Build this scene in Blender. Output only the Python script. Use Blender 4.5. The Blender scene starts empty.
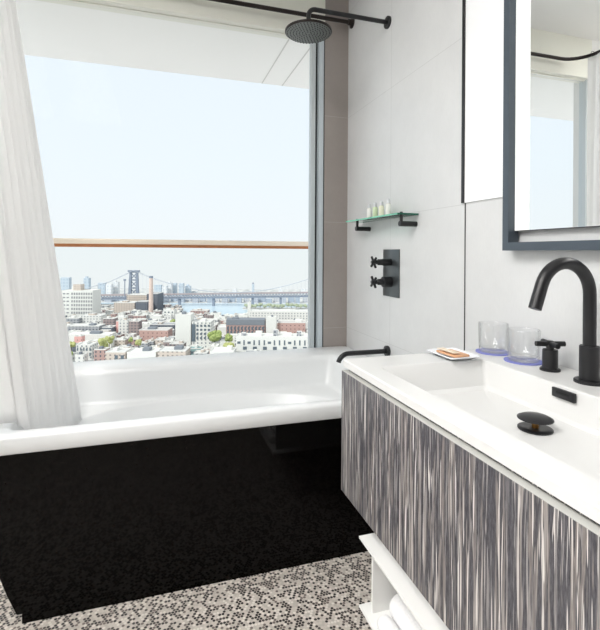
import bpy, bmesh, math, random
from mathutils import Vector, Matrix
PI = math.pi
col = bpy.context.scene.collection
rnd = random.Random(7)

# ------------------------------------------------------------------ materials
def srgb(r, g, b):
    def c(v):
        v /= 255.0
        return v/12.92 if v <= .04045 else ((v+.055)/1.055)**2.4
    return (c(r), c(g), c(b), 1)

def mat(name, color, rough=.5, metal=0.0, **kw):
    m = bpy.data.materials.new(name); m.use_nodes = True
    b = m.node_tree.nodes['Principled BSDF']
    b.inputs['Base Color'].default_value = color
    b.inputs['Roughness'].default_value = rough
    b.inputs['Metallic'].default_value = metal
    for k, v in kw.items():
        b.inputs[k.replace('_', ' ')].default_value = v
    return m

class NT:
    def __init__(s, m): s.t = m.node_tree; s.b = s.t.nodes['Principled BSDF']
    def n(s, typ, **kw):
        x = s.t.nodes.new(typ)
        for k, v in kw.items(): setattr(x, k, v)
        return x
    def l(s, a, b): s.t.links.new(a, b)
    def math(s, op, a, b=None, c=None):
        x = s.n('ShaderNodeMath', operation=op)
        for i, v in enumerate((a, b, c)):
            if v is None: continue
            if isinstance(v, (int, float)): x.inputs[i].default_value = v
            else: s.l(v, x.inputs[i])
        return x.outputs[0]
    def vmath(s, op, a, b=None, c=None):
        x = s.n('ShaderNodeVectorMath', operation=op)
        for i, v in enumerate((a, b, c)):
            if v is None: continue
            if isinstance(v, tuple): x.inputs[i].default_value = v
            else: s.l(v, x.inputs[i])
        return x.outputs['Value'] if op == 'LENGTH' else x.outputs[0]
    def mix(s, f, a, b):
        x = s.n('ShaderNodeMix', data_type='RGBA')
        if isinstance(f, (int, float)): x.inputs[0].default_value = f
        else: s.l(f, x.inputs[0])
        for i, v in ((6, a), (7, b)):
            if isinstance(v, tuple): x.inputs[i].default_value = v
            else: s.l(v, x.inputs[i])
        return x.outputs[2]
    def ramp(s, f, stops, interp='LINEAR'):
        x = s.n('ShaderNodeValToRGB'); r = x.color_ramp; r.interpolation = interp
        while len(r.elements) < len(stops): r.elements.new(.5)
        for e, (p, c) in zip(r.elements, stops): e.position = p; e.color = c
        s.l(f, x.inputs[0]); return x.outputs[0]
    def coord(s, scale=(1, 1, 1)):
        tc = s.n('ShaderNodeTexCoord'); mp = s.n('ShaderNodeMapping')
        mp.inputs['Scale'].default_value = scale
        s.l(tc.outputs['Object'], mp.inputs['Vector']); return mp.outputs[0]
    def sep(s, v):
        x = s.n('ShaderNodeSeparateXYZ'); s.l(v, x.inputs[0]); return x.outputs
    def noise(s, v, scale, detail=3, rough=.5, dist=0):
        x = s.n('ShaderNodeTexNoise'); s.l(v, x.inputs['Vector'])
        x.inputs['Scale'].default_value = scale; x.inputs['Detail'].default_value = detail
        x.inputs['Roughness'].default_value = rough; x.inputs['Distortion'].default_value = dist
        return x.outputs['Fac']
    def bump(s, h, strength, dist=.002):
        x = s.n('ShaderNodeBump'); s.l(h, x.inputs['Height'])
        x.inputs['Strength'].default_value = strength; x.inputs['Distance'].default_value = dist
        s.l(x.outputs[0], s.b.inputs['Normal'])

def tile_mat(name, axis, base, dark, grout):
    """large porcelain tile; axis = horizontal axis index of the wall"""
    m = mat(name, base, .22, Specular_IOR_Level=.5); t = NT(m)
    v = t.coord(); s = t.sep(v)
    h = s[axis]
    off = 1.5 if axis == 1 else 1.149
    w1 = t.math('ABSOLUTE', t.math('WRAP', t.math('SUBTRACT', h, off), .3, -.3))
    w2 = t.math('ABSOLUTE', t.math('WRAP', t.math('SUBTRACT', s[2], 1.395), .333, -.333))
    g = t.math('MAXIMUM', t.math('LESS_THAN', w1, .0016), t.math('LESS_THAN', w2, .0013))
    ns = t.noise(t.coord((1, 1, 1)), 6, 4, .6)
    ln = t.noise(t.coord((60, 60, 8)), 5, 2)
    c = t.mix(t.math('MULTIPLY_ADD', ns, .6, t.math('MULTIPLY', ln, .35)), dark, base)
    c = t.mix(g, c, grout)
    t.l(c, t.b.inputs['Base Color'])
    t.l(t.math('MULTIPLY_ADD', ln, .12, .17), t.b.inputs['Roughness'])
    t.bump(t.math('SUBTRACT', t.math('MULTIPLY', ln, .12), g), .1)
    return m

M = {}
M['tile'] = tile_mat('grey_porcelain_tile', 1, srgb(222, 223, 223), srgb(203, 204, 205), srgb(196, 197, 197))
M['tile_x'] = tile_mat('taupe_porcelain_tile', 0, srgb(168, 160, 155), srgb(146, 138, 134), srgb(176, 170, 165))
M['plaster'] = mat('white_plaster', srgb(240, 240, 238), .6)
M['darkwall'] = mat('dimmed_front_wall', srgb(70, 68, 68), .6)  # darkened so the unseen wall stays dim in the skirt's reflection
M['ceiling'] = mat('ceiling_white', srgb(242, 242, 240), .7)
M['cream'] = mat('cream_header', srgb(236, 236, 226), .5)
M['panel'] = mat('white_panel', srgb(246, 247, 249), .25)
M['acrylic'] = mat('white_acrylic', srgb(231, 233, 234), .3, Coat_Weight=.1)
M['solid'] = mat('white_solid_surface', srgb(219, 219, 218), .28)
M['whitemetal'] = mat('white_lacquer', srgb(238, 238, 236), .35)
M['black'] = mat('matte_black_metal', srgb(23, 23, 26), .38, Specular_IOR_Level=.5)
M['bronze'] = mat('dark_bronze_metal', srgb(44, 37, 35), .35, .5)
M['nozzle'] = mat('grey_rubber_nozzle', srgb(60, 62, 60), .6)
M['headface'] = mat('shower_face_grey', srgb(120, 124, 122), .35, .6)
M['brass'] = mat('brass', srgb(150, 110, 60), .35, 1)
M['slate'] = mat('slate_blue_frame', srgb(68, 78, 88), .4)
M['slate_in'] = mat('frame_inner', srgb(46, 46, 52), .45)
M['mirror'] = mat('mirror_silver', (.97, .98, .98, 1), .0, 1)
M['alu'] = mat('brushed_aluminium', srgb(206, 213, 216), .35, .3)
M['alulight'] = mat('light_aluminium', srgb(214, 224, 230), .35, .3)
M['gasket'] = mat('black_gasket', srgb(34, 36, 38), .6)
M['edgewood'] = mat('pale_edge_band', srgb(184, 184, 180), .5)
M['cork'] = mat('drawer_dark', srgb(60, 60, 62), .7)
M['blue'] = mat('blue_coaster', srgb(122, 128, 196), .6)
M['porcelain'] = mat('white_porcelain', srgb(240, 243, 248), .15)
M['kraft'] = mat('kraft_wrapper', srgb(214, 164, 126), .45)
M['kraftpale'] = mat('pale_wrapper', srgb(232, 214, 190), .4)
M['lotion_white'] = mat('white_lotion', srgb(240, 240, 236), .25)
M['lotion_green'] = mat('pale_green_lotion', srgb(206, 222, 186), .25)
M['lotion_cream'] = mat('cream_lotion', srgb(232, 232, 208), .25)
M['capw'] = mat('cap_pearl', srgb(214, 216, 220), .3)
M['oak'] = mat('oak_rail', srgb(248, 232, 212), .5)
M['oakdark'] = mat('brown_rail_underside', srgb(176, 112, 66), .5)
M['soffit'] = mat('soffit_white', srgb(248, 248, 245), .6)
M['terrace'] = mat('terrace_stone', srgb(246, 245, 242), .7)
M['joint'] = mat('soffit_joint', srgb(212, 212, 208), .7)

def glass(name, tint, rough=0.0, refl=.06):
    m = bpy.data.materials.new(name); m.use_nodes = True
    nt = m.node_tree; nt.nodes.clear()
    o = nt.nodes.new('ShaderNodeOutputMaterial'); mx = nt.nodes.new('ShaderNodeMixShader')
    tr = nt.nodes.new('ShaderNodeBsdfTransparent'); gl = nt.nodes.new('ShaderNodeBsdfGlossy')
    fr = nt.nodes.new('ShaderNodeFresnel'); fr.inputs[0].default_value = 1.065 + refl
    tr.inputs[0].default_value = tint; gl.inputs['Roughness'].default_value = rough
    nt.links.new(fr.outputs[0], mx.inputs[0]); nt.links.new(tr.outputs[0], mx.inputs[1])
    nt.links.new(gl.outputs[0], mx.inputs[2]); nt.links.new(mx.outputs[0], o.inputs[0])
    return m
def rimglass(name, tint):
    m = bpy.data.materials.new(name); m.use_nodes = True
    nt = m.node_tree; nt.nodes.clear()
    o = nt.nodes.new('ShaderNodeOutputMaterial'); mx = nt.nodes.new('ShaderNodeMixShader')
    tr = nt.nodes.new('ShaderNodeBsdfTransparent'); gl = nt.nodes.new('ShaderNodeBsdfGlossy')
    lw = nt.nodes.new('ShaderNodeLayerWeight'); lw.inputs[0].default_value = .35
    pw = nt.nodes.new('ShaderNodeMath'); pw.operation = 'POWER'; pw.inputs[1].default_value = 1.7
    ml = nt.nodes.new('ShaderNodeMath'); ml.operation = 'MULTIPLY_ADD'; ml.inputs[1].default_value = .9; ml.inputs[2].default_value = .05
    tr.inputs[0].default_value = tint; gl.inputs['Roughness'].default_value = .03
    nt.links.new(lw.outputs['Facing'], pw.inputs[0]); nt.links.new(pw.outputs[0], ml.inputs[0])
    nt.links.new(ml.outputs[0], mx.inputs[0]); nt.links.new(tr.outputs[0], mx.inputs[1])
    nt.links.new(gl.outputs[0], mx.inputs[2]); nt.links.new(mx.outputs[0], o.inputs[0])
    return m
M['pane'] = glass('window_pane_glass', (.99, .995, 1, 1), 0, .0)
M['balglass'] = glass('balustrade_glass', (.97, .98, .975, 1), 0, .0)
M['shelfglass'] = glass('green_shelf_glass', srgb(214, 240, 230), 0, .2)
M['glassedge'] = mat('green_glass_edge', srgb(120, 196, 168), .15)
M['glassdark'] = mat('dark_green_glass_edge', srgb(26, 96, 78), .15)
M['tumbler'] = rimglass('clear_tumbler_glass', (.992, .994, .994, 1))
M['clearbottle'] = mat('clear_bottle', srgb(236, 238, 232), .15)

def fabric(name, c1, c2, scale, trans=0):
    m = mat(name, c1, .9); t = NT(m)
    n = t.noise(t.coord(), scale, 3)
    t.l(t.mix(n, c2, c1), t.b.inputs['Base Color']); t.bump(n, .35, .003)
    return m
M['towel'] = fabric('white_terry', srgb(246, 246, 246), srgb(226, 226, 228), 160)
# curtain: diffuse + translucent cloth
def curtain_mat():
    m = bpy.data.materials.new('sheer_white_curtain'); m.use_nodes = True
    nt = m.node_tree; nt.nodes.clear(); N = nt.nodes.new
    o = N('ShaderNodeOutputMaterial'); mx = N('ShaderNodeMixShader'); d = N('ShaderNodeBsdfDiffuse'); tl = N('ShaderNodeBsdfTranslucent')
    tc = N('ShaderNodeTexCoord'); wv = N('ShaderNodeTexNoise'); bp = N('ShaderNodeBump')
    wv.inputs['Scale'].default_value = 300
    nt.links.new(tc.outputs['Object'], wv.inputs['Vector']); nt.links.new(wv.outputs['Fac'], bp.inputs['Height'])
    bp.inputs['Strength'].default_value = .1
    nt.links.new(bp.outputs[0], d.inputs['Normal'])
    d.inputs[0].default_value = srgb(253, 253, 253); tl.inputs[0].default_value = srgb(253, 253, 253)
    mx.inputs[0].default_value = .5
    nt.links.new(d.outputs[0], mx.inputs[1]); nt.links.new(tl.outputs[0], mx.inputs[2]); nt.links.new(mx.outputs[0], o.inputs[0])
    return m
M['curtain'] = curtain_mat()

def penny():
    m = mat('penny_tile_mosaic', srgb(200, 196, 188), .35); t = NT(m)
    S = 1/.0106
    v = t.coord((S, S, 0)); r = math.sqrt(3)
    a = t.vmath('WRAP', v, (.5, r/2, 1), (-.5, -r/2, -1))
    v2 = t.vmath('SUBTRACT', v, (.5, r/2, 0))
    b = t.vmath('WRAP', v2, (.5, r/2, 1), (-.5, -r/2, -1))
    la = t.vmath('LENGTH', a); lb = t.vmath('LENGTH', b)
    pick = t.math('LESS_THAN', la, lb)
    d = t.math('MINIMUM', la, lb)
    ida = t.vmath('SUBTRACT', v, a); idb = t.vmath('SUBTRACT', v, b)
    mv = t.n('ShaderNodeMix', data_type='VECTOR'); t.l(pick, mv.inputs[0]); t.l(idb, mv.inputs[4]); t.l(ida, mv.inputs[5])
    idr = t.vmath('SNAP', t.vmath('ADD', mv.outputs[1], (.13, .13, .13)), (.25, .25, .25))
    wn = t.n('ShaderNodeTexWhiteNoise', noise_dimensions='3D'); t.l(idr, wn.inputs['Vector'])
    c = t.ramp(wn.outputs['Value'], [(0, srgb(44, 41, 42)), (.22, srgb(74, 68, 66)), (.38, srgb(116, 106, 102)), (.46, srgb(204, 196, 188)), (.7, srgb(222, 216, 208)), (.88, srgb(190, 184, 176))], 'CONSTANT')
    tile = t.math('LESS_THAN', d, .44)
    c = t.mix(tile, srgb(196, 189, 180), c)
    t.l(c, t.b.inputs['Base Color'])
    t.bump(tile, .3, .001)
    return m
M['floor'] = penny()

def zebra():
    m = mat('grey_zebrano_veneer', srgb(90, 90, 94), .42); t = NT(m)
    v = t.coord((1, 1, .035)); wob = t.coord((1, 1, .2))
    n1 = t.noise(v, 120, 3, .6, .3)
    n2 = t.noise(t.coord((1, 1, .025)), 210, 2, .5, .4)
    n3 = t.noise(t.coord((1, 1, .12)), 420, 5, .75)
    n5 = t.noise(t.coord((1, 1, .02)), 85, 2, .5, .3)
    c = t.ramp(n3, [(.3, srgb(44, 44, 50)), (.7, srgb(100, 99, 105))])
    tan = t.ramp(n1, [(.54, (0, 0, 0, 1)), (.60, (1, 1, 1, 1)), (.66, (.5, .5, .5, 1))])
    c = t.mix(t.math('MULTIPLY', tan, .7), c, srgb(152, 144, 138))
    wl = t.ramp(n2, [(.60, (0, 0, 0, 1)), (.635, (1, 1, 1, 1))])
    c = t.mix(t.math('MULTIPLY', wl, .95), c, srgb(206, 202, 198))
    w3 = t.ramp(n5, [(.47, (0, 0, 0, 1)), (.492, (1, 1, 1, 1)), (.51, (1, 1, 1, 1)), (.53, (0, 0, 0, 1))])
    c = t.mix(t.math('MULTIPLY', w3, .35), c, srgb(196, 190, 186))
    t.l(c, t.b.inputs['Base Color']); t.bump(n3, .08)
    return m
M['zebra'] = zebra()

def granite():
    m = mat('black_gloss_speckled', srgb(9, 8, 9), .05, Specular_IOR_Level=.14); t = NT(m)
    n = t.noise(t.coord(), 120, 4, .7)
    c = t.ramp(n, [(.52, srgb(3, 3, 3)), (.72, srgb(22, 15, 12))])
    t.l(c, t.b.inputs['Base Color'])
    return m
M['skirt'] = granite()

def light_mat(name, c, s):
    m = bpy.data.materials.new(name); m.use_nodes = True
    b = m.node_tree.nodes['Principled BSDF']; b.inputs['Base Color'].default_value = c
    b.inputs['Emission Color'].default_value = c; b.inputs['Emission Strength'].default_value = s
    return m
M['fillface'] = light_mat('added_fill_diffuser', (1, .98, .95, 1), 2)  # glow of the added ceiling panel
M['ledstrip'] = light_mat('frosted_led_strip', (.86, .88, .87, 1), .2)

# ------------------------------------------------------------------ mesh builder
class MB:
    def __init__(s): s.bm = bmesh.new()
    def box(s, x0, x1, y0, y1, z0, z1, bev=0, seg=2):
        g = bmesh.ops.create_cube(s.bm, size=1)
        for v in g['verts']:
            v.co = Vector(((x0+x1)/2 + v.co.x*(x1-x0), (y0+y1)/2 + v.co.y*(y1-y0), (z0+z1)/2 + v.co.z*(z1-z0)))
        if bev:
            es = list({e for v in g['verts'] for e in v.link_edges})
            bmesh.ops.bevel(s.bm, geom=es, offset=bev, segments=seg, profile=.5, affect='EDGES')
        return s
    def ring(s, c, ax, r, n, start=0):
        ax = Vector(ax).normalized()
        u = ax.orthogonal().normalized() if abs(ax.z) < .99 else Vector((1, 0, 0)); w = ax.cross(u)
        return [s.bm.verts.new(Vector(c) + r*(math.cos(2*PI*i/n+start)*u + math.sin(2*PI*i/n+start)*w)) for i in range(n)]
    def bridge(s, a, b):
        n = len(a)
        for i in range(n): s.bm.faces.new((a[i], a[(i+1) % n], b[(i+1) % n], b[i]))
    def lathe(s, c, prof, ax=(0, 0, 1), n=24, cap0=True, cap1=True):
        """prof: list of (r, h) along axis"""
        A = Vector(ax).normalized(); rs = []
        for r, h in prof: rs.append(s.ring(Vector(c)+A*h, A, r, n))
        for a, b in zip(rs, rs[1:]): s.bridge(a, b)
        if cap0: s.bm.faces.new(list(reversed(rs[0])))
        if cap1: s.bm.faces.new(rs[-1])
        return s
    def tube(s, pts, r, n=14, cap=True):
        pts = [Vector(p) for p in pts]; rr = r if isinstance(r, (list, tuple)) else [r]*len(pts)
        tg = []
        for i in range(len(pts)):
            a = pts[max(i-1, 0)]; b = pts[min(i+1, len(pts)-1)]; tg.append((b-a).normalized())
        u = tg[0].orthogonal().normalized(); rings = []
        for i, p in enumerate(pts):
            u = (u - tg[i]*u.dot(tg[i])).normalized(); w = tg[i].cross(u)
            rings.append([s.bm.verts.new(p + rr[i]*(math.cos(2*PI*k/n)*u + math.sin(2*PI*k/n)*w)) for k in range(n)])
        for a, b in zip(rings, rings[1:]): s.bridge(a, b)
        if cap: s.bm.faces.new(list(reversed(rings[0]))); s.bm.faces.new(rings[-1])
        return s
    def build(s, name, m, parent=None, loc=(0, 0, 0), smooth=True, angle=35):
        bmesh.ops.recalc_face_normals(s.bm, faces=s.bm.faces)
        me = bpy.data.meshes.new(name); s.bm.to_mesh(me); s.bm.free()
        if smooth:
            for p in me.polygons: p.use_smooth = True
            try: me.set_sharp_from_angle(angle=math.radians(angle))
            except Exception: pass
        me.materials.append(m)
        o = bpy.data.objects.new(name, me); col.objects.link(o); o.location = loc
        if parent: o.parent = parent
        return o

def tag(o, label=None, cat=None, group=None, kind=None):
    if label: o['label'] = label
    if cat: o['category'] = cat
    if group: o['group'] = group
    if kind: o['kind'] = kind
    return o
def empty(name, loc, label, cat, group=None, rz=0):
    o = bpy.data.objects.new(name, None); col.objects.link(o); o.location = loc; o.rotation_euler = (0, 0, rz)
    o.empty_display_size = .05
    return tag(o, label, cat, group)
def structure(name, mb, m, **kw): return tag(mb.build(name, m, **kw), kind='structure')
def arc(c, r, a0, a1, n, u, w):
    c, u, w = Vector(c), Vector(u), Vector(w)
    return [c + r*(math.cos(a0+(a1-a0)*i/n)*u + math.sin(a0+(a1-a0)*i/n)*w) for i in range(n+1)]

# ------------------------------------------------------------------ camera frame
H = 1.2; F = 452.0; CX, CY = 300.0, 252.9; TH = math.radians(17.4); RO = math.radians(.36)
FWD = Vector((math.sin(TH), math.cos(TH), 0)); RGT = Vector((math.cos(TH), -math.sin(TH), 0))
cam = bpy.data.cameras.new('camera'); co = bpy.data.objects.new('camera', cam); col.objects.link(co)
cam.sensor_fit = 'HORIZONTAL'; cam.sensor_width = 36; cam.lens = F/600*36
cam.shift_y = -(315-CY)/600; cam.clip_start = .05; cam.clip_end = 12000
co.location = (0, 0, H)
Rm = Matrix((RGT, Vector((0, 0, 1)), -FWD)).transposed()
co.rotation_euler = (Rm @ Matrix.Rotation(RO, 3, 'Z')).to_euler()
bpy.context.scene.camera = co

# ------------------------------------------------------------------ room shell
XR, YW, ZC = 1.149, 2.66, 2.86
XL, YB = -1.9, -1.6
WX0, WX1 = -.93, .990           # window opening
HZ = 2.56                       # window head
structure('floor', MB().box(XL-.1, XR+.1, YB-.1, YW+.2, -.12, 0), M['floor'])
structure('ceiling', MB().box(XL-.1, XR+.1, YB-.1, YW+.2, ZC, ZC+.12), M['ceiling'])
structure('wall_right', MB().box(XR, XR+.12, YB, YW+.2, 0, ZC), M['tile'])
structure('wall_left', MB().box(XL-.12, XL, YB, YW+.2, 0, ZC), M['plaster'])
structure('wall_front', MB().box(XL, XR, YB-.12, YB, 0, ZC), M['darkwall'])
structure('wall_back_pier', MB().box(WX1, XR, YW, YW+.16, 0, ZC), M['tile_x'])
structure('wall_back_left', MB().box(XL, WX0, YW, YW+.16, 0, ZC), M['plaster'])
structure('wall_back_header', MB().box(WX0, WX1, YW, YW+.11, HZ, ZC), M['cream'])
structure('wall_back_sill', MB().box(WX0, WX1, YW, YW+.10, 0, .585), M['plaster'])
# window
w = bpy.data.objects.new('window_1', None); col.objects.link(w); w.location = (0, YW+.06, .585); w['kind'] = 'structure'
y0, y1 = YW+.015, YW+.09
fr = MB().box(.958, .987, -.05, .03, .0, HZ-.585).build('window_frame', M['alulight'], w)
MB().box(.914, .943, -.02, .02, .0, HZ-.585).build('mullion', M['alu'], w)
MB().box(.943, .958, -.005, .015, .0, HZ-.585).build('gasket', M['gasket'], w)
MB().box(.987, .990, -.058, .03, .0, HZ-.585).build('gasket', M['gasket'], w)
MB().box(WX0, WX0+.022, -.03, .03, 0, HZ-.585).build('window_frame', M['alu'], w)
MB().box(WX0+.022, .914, -.02, .02, 0, .005).build('bottom_rail', M['alu'], w)
MB().box(WX0+.022, .914, -.02, .02, HZ-.585-.006, HZ-.585).build('top_rail', M['cream'], w)
MB().box(WX0+.022, .914, -.004, .002, .005, HZ-.592).build('glass_pane', M['pane'], w)

# white panel on the tiled wall beside / behind the mirror, with black edge strip
wp = empty('wall_panel', (XR, .5, 1.4), 'glossy white wall panel with a black edge strip between tile and framed mirror', 'wall panel')
MB().box(-.006, -.0005, -1.2, .997, .0, 1.2).build('panel_sheet', M['panel'], wp)
MB().box(-.010, -.0005, .997, 1.013, .0, 1.2).build('edge_strip', M['black'], wp)
structure('trim_1', MB().box(XR-.0025, XR, 1.4965, 1.5005, .80, 1.399), M['gasket'])

# exterior: terrace, soffit, rail
structure('terrace_floor', MB().box(-5, 4, YW+.16, 4.0, -.1, .08), M['terrace'])
sf = tag(MB().box(-5, 4, YW+.16, 4.06, 2.75, 2.95).build('terrace_soffit', M['soffit']), kind='structure')
for x in (.895, 1.085):
    MB().box(x-.005, x+.005, YW+.18, 4.055, 2.7475, 2.75).build('soffit_joint', M['joint'], sf)
MB().box(-5, 4, 3.12, 3.13, 2.748, 2.75).build('soffit_joint', M['joint'], sf)
ra = empty('balcony_railing', (0, 3.76, .08), 'wooden topped glass balcony railing outside the window', 'railing')
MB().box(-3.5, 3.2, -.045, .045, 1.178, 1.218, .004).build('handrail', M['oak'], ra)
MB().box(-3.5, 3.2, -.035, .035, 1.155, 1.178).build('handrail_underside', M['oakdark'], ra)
for x in (-3.4, -1.4, 1.42):
    MB().box(x+.01, x+(1.98 if x < -2 else (2.8 if x < 0 else 1.7)), -.006, .006, 0, 1.156).build('glass_panel', M['balglass'], ra)

# ------------------------------------------------------------------ bathtub
TX0, TX1, TY0, TY1 = -.64, XR-.003, 1.640, 2.655
ZR = .613
tub = empty('bathtub', (.25, 2.1, 0), 'white bathtub with glossy black skirt standing under the window', 'bathtub')
def sring(bm, cx, cy, ax, ay, n, z, N=240):
    out = []
    for i in range(N):
        t = 2*PI*(i+.5)/N; c, s = math.cos(t), math.sin(t)
        # square parametrisation: radial superellipse
        r = (abs(c)**n + abs(s)**n)**(-1.0/n)
        out.append(bm.verts.new((cx+ax*r*c, cy+ay*r*s, z)))
    return out
b = MB(); cx, cy = (TX0+TX1)/2, (TY0+TY1)/2; ax, ay = (TX1-TX0)/2, (TY1-TY0)/2
icx, icy, iax, iay = .25, 2.067, .72, .375
R = []
def rr(*a): R.append(sring(b.bm, *a))
rr(cx, cy, ax-.02, ay-.02, 40, .551)
rr(cx, cy, ax-.004, ay-.004, 40, .553)
rr(cx, cy, ax, ay, 40, .560)
rr(cx, cy, ax, ay, 40, .600)
rr(cx, cy, ax-.004, ay-.004, 40, .610)
rr(cx, cy, ax-.012, ay-.012, 38, .614)
rr(icx, icy, iax+.010, iay+.010, 26, .614)
rr(icx, icy, iax, iay, 24, .607)
rr(icx, icy, iax-.010, iay-.008, 22, .58)
rr(icx, icy, iax-.022, iay-.018, 18, .465)
rr(icx, icy, iax-.032, iay-.024, 14, .449)
rr(icx, icy, iax-.045, iay-.028, 9, .446)
rr(icx-.01, icy, iax-.075, iay-.032, 2.3, .444)
rr(icx-.01, icy, iax-.083, iay-.040, 2.3, .438)
rr(icx-.01, icy, iax-.11, iay-.065, 2.3, .33)
rr(icx-.01, icy, iax-.16, iay-.10, 2.3, .23)
rr(icx-.01, icy, iax-.23, iay-.15, 2.3, .20)
rr(icx-.01, icy, iax-.45, iay-.24, 2.2, .185)
for p, q in zip(R, R[1:]): b.bridge(p, q)
b.bm.faces.new(R[-1])
b.build('basin', M['acrylic'], tub, loc=(-.25, -2.1, 0), angle=50)
# skirt: tapered left end
def prism(m, pts, y0, y1):
    a = [m.bm.verts.new((x, y0, z)) for x, z in pts]; c = [m.bm.verts.new((x, y1, z)) for x, z in pts]
    m.bm.faces.new(a); m.bm.faces.new(list(reversed(c))); m.bridge(a, c)
    return m
m = prism(MB(), [(-.425, .036), (-.452, .10), (-.52, .30), (-.605, .5505), (TX1, .5505), (TX1, .036)], 1.648, 1.664)
m.build('skirt', M['skirt'], tub, loc=(-.25, -2.1, 0), angle=20)
m = prism(MB(), [(-.425, .036), (-.452, .10), (-.52, .30), (-.605, .5505), (-.590, .5505), (-.505, .30), (-.437, .10), (-.41, .036)], 1.6645, 2.64)
m.build('end_skirt', M['skirt'], tub, loc=(-.25, -2.1, 0), angle=20)
MB().box(-.412, TX1, 1.654, 2.60, 0, .0355).build('plinth', M['skirt'], tub, loc=(-.25, -2.1, 0))
MB().lathe((.72, 2.07, .1855), [(.03, 0), (.03, .004), (.02, .006)]).build('drain', M['black'], tub, loc=(-.25, -2.1, 0))

# ------------------------------------------------------------------ shower fittings
sh = empty('rain_shower', (XR, 2.135, 2.416), 'round dark rain shower head on a horizontal wall arm', 'shower head')
MB().lathe((0, 0, 0), [(.032, 0), (.032, .010), (.030, .012)], (-1, 0, 0)).build('wall_flange', M['black'], sh)
ax0 = .706-XR
MB().tube([(-.008, 0, 0), (ax0+.035, 0, 0)] + arc((ax0+.035, 0, -.035), .035, PI/2, PI, 8, (1, 0, 0), (0, 0, 1))[1:] + [(ax0, 0, -.105)], .0115).build('arm', M['black'], sh)
hd = MB().lathe((ax0, 0, -.122), [(.113, 0), (.117, .003), (.117, .010), (.10, .014), (.02, .018), (.014, .03)], n=48).build('head_plate', M['bronze'], sh)
nz = MB().lathe((ax0, 0, -.1232), [(.111, 0), (.111, .002)], n=48); nf = len(nz.bm.faces)
for k in range(1, 8):
    for i in range(6*k):
        a = 2*PI*i/(6*k); r = .0150*k
        nz.lathe((ax0+r*math.cos(a), r*math.sin(a), -.1262), [(.0028, 0), (.0035, .003)], n=6)
nz.bm.faces.ensure_lookup_table()
for f_ in list(nz.bm.faces)[nf:]: f_.material_index = 1
sfc = nz.build('spray_face', M['headface'], hd); sfc.data.materials.append(M['nozzle'])

rd = empty('curtain_rod', (XR, 2.60, 2.64), 'long dark shower curtain rod running along the window to the left', 'curtain rod')
L = lambda x, y, z=0: (x-XR, y-2.60, z)
pts = [L(XR-.005, 2.60), L(-.50, 2.60)] + [Vector(L(-.56, 2.44)) + .16*Vector((math.cos(a), math.sin(a), 0)) for a in [PI/2+PI/2*i/8 for i in range(9)]][0:] + \
      [L(-.72, 1.2)] + [Vector(L(-.88, 1.0)) + .16*Vector((math.cos(a), math.sin(a), 0)) for a in [-PI/2*i/8 for i in range(9)]] + [L(XL+.005, .84)]
MB().tube(pts, .0125).build('rod', M['bronze'], rd)
MB().lathe((0, 0, 0), [(.034, 0), (.034, .006), (.020, .012), (.018, .03)], (-1, 0, 0)).build('wall_flange', M['bronze'], rd)
MB().lathe(L(XL, .84), [(.034, 0), (.034, .006), (.020, .012), (.018, .03)], (1, 0, 0)).build('wall_flange', M['bronze'], rd)

# curtain
BK = [(0, (-.315, 2.18, .462)), (.25, (-.36, 1.96, .462)), (.5, (-.405, 1.76, .464)), (.60, (-.425, 1.725, .625)), (.70, (-.54, 1.69, .64)), (.8, (-.675, 1.62, .64)), (.88, (-.70, 1.50, .45)), (1, (-.74, 1.30, .30))]
def curtain():
    bm = bmesh.new(); NS, NZ = 300, 44; grid = []
    def bot(s):
        for (a, p), (b_, q) in zip(BK, BK[1:]):
            if s <= b_ + 1e-9: return Vector(p).lerp(Vector(q), (s-a)/(b_-a))
        return Vector(BK[-1][1])
    for j in range(NZ+1):
        v = j/NZ; row = []
        for i in range(NS+1):
            s = i/NS
            T = Vector((-.70 - .02*s, 2.50-1.25*s, 2.620))
            B = (bot(max(0, s-.02))+bot(s)+bot(min(1, s+.02)))/3
            p = T.lerp(B, v)
            nrm = Vector((.8, .5, 0))*v + Vector((1, .1, 0))*(1-v)
            amp = .016*(1-.45*v)
            ph = 2*PI*(15*s + .25*math.sin(5*s+1.5*v))
            p += nrm * (amp*math.sin(ph) + .004*math.sin(2.3*ph+2*v)) * min(1, .25+6*s)
            row.append(bm.verts.new(p))
        grid.append(row)
    for j in range(NZ):
        for i in range(NS): bm.faces.new((grid[j][i], grid[j][i+1], grid[j+1][i+1], grid[j+1][i]))
    m = MB(); m.bm.free(); m.bm = bm
    return m.build('curtain_cloth', M['curtain'], None, angle=180)
cu = empty('shower_curtain', (-.7, 2.0, 2.64), 'white shower curtain hanging from the rod into the left end of the bathtub', 'curtain')
c = curtain(); c.parent = cu; c.location = (.7, -2.0, -2.64)
sd = c.modifiers.new('thickness', 'SOLIDIFY'); sd.thickness = .0012
for k in range(9):
    y = 2.46-k*.115
    MB().tube([(-.02*(k/9)+.0175*math.cos(a), y-2.0, -.0+.0175*math.sin(a)-.003) for a in [2*PI*i/16 for i in range(17)]], .0018, 6, False).build('curtain_ring', M['bronze'], cu)

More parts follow.
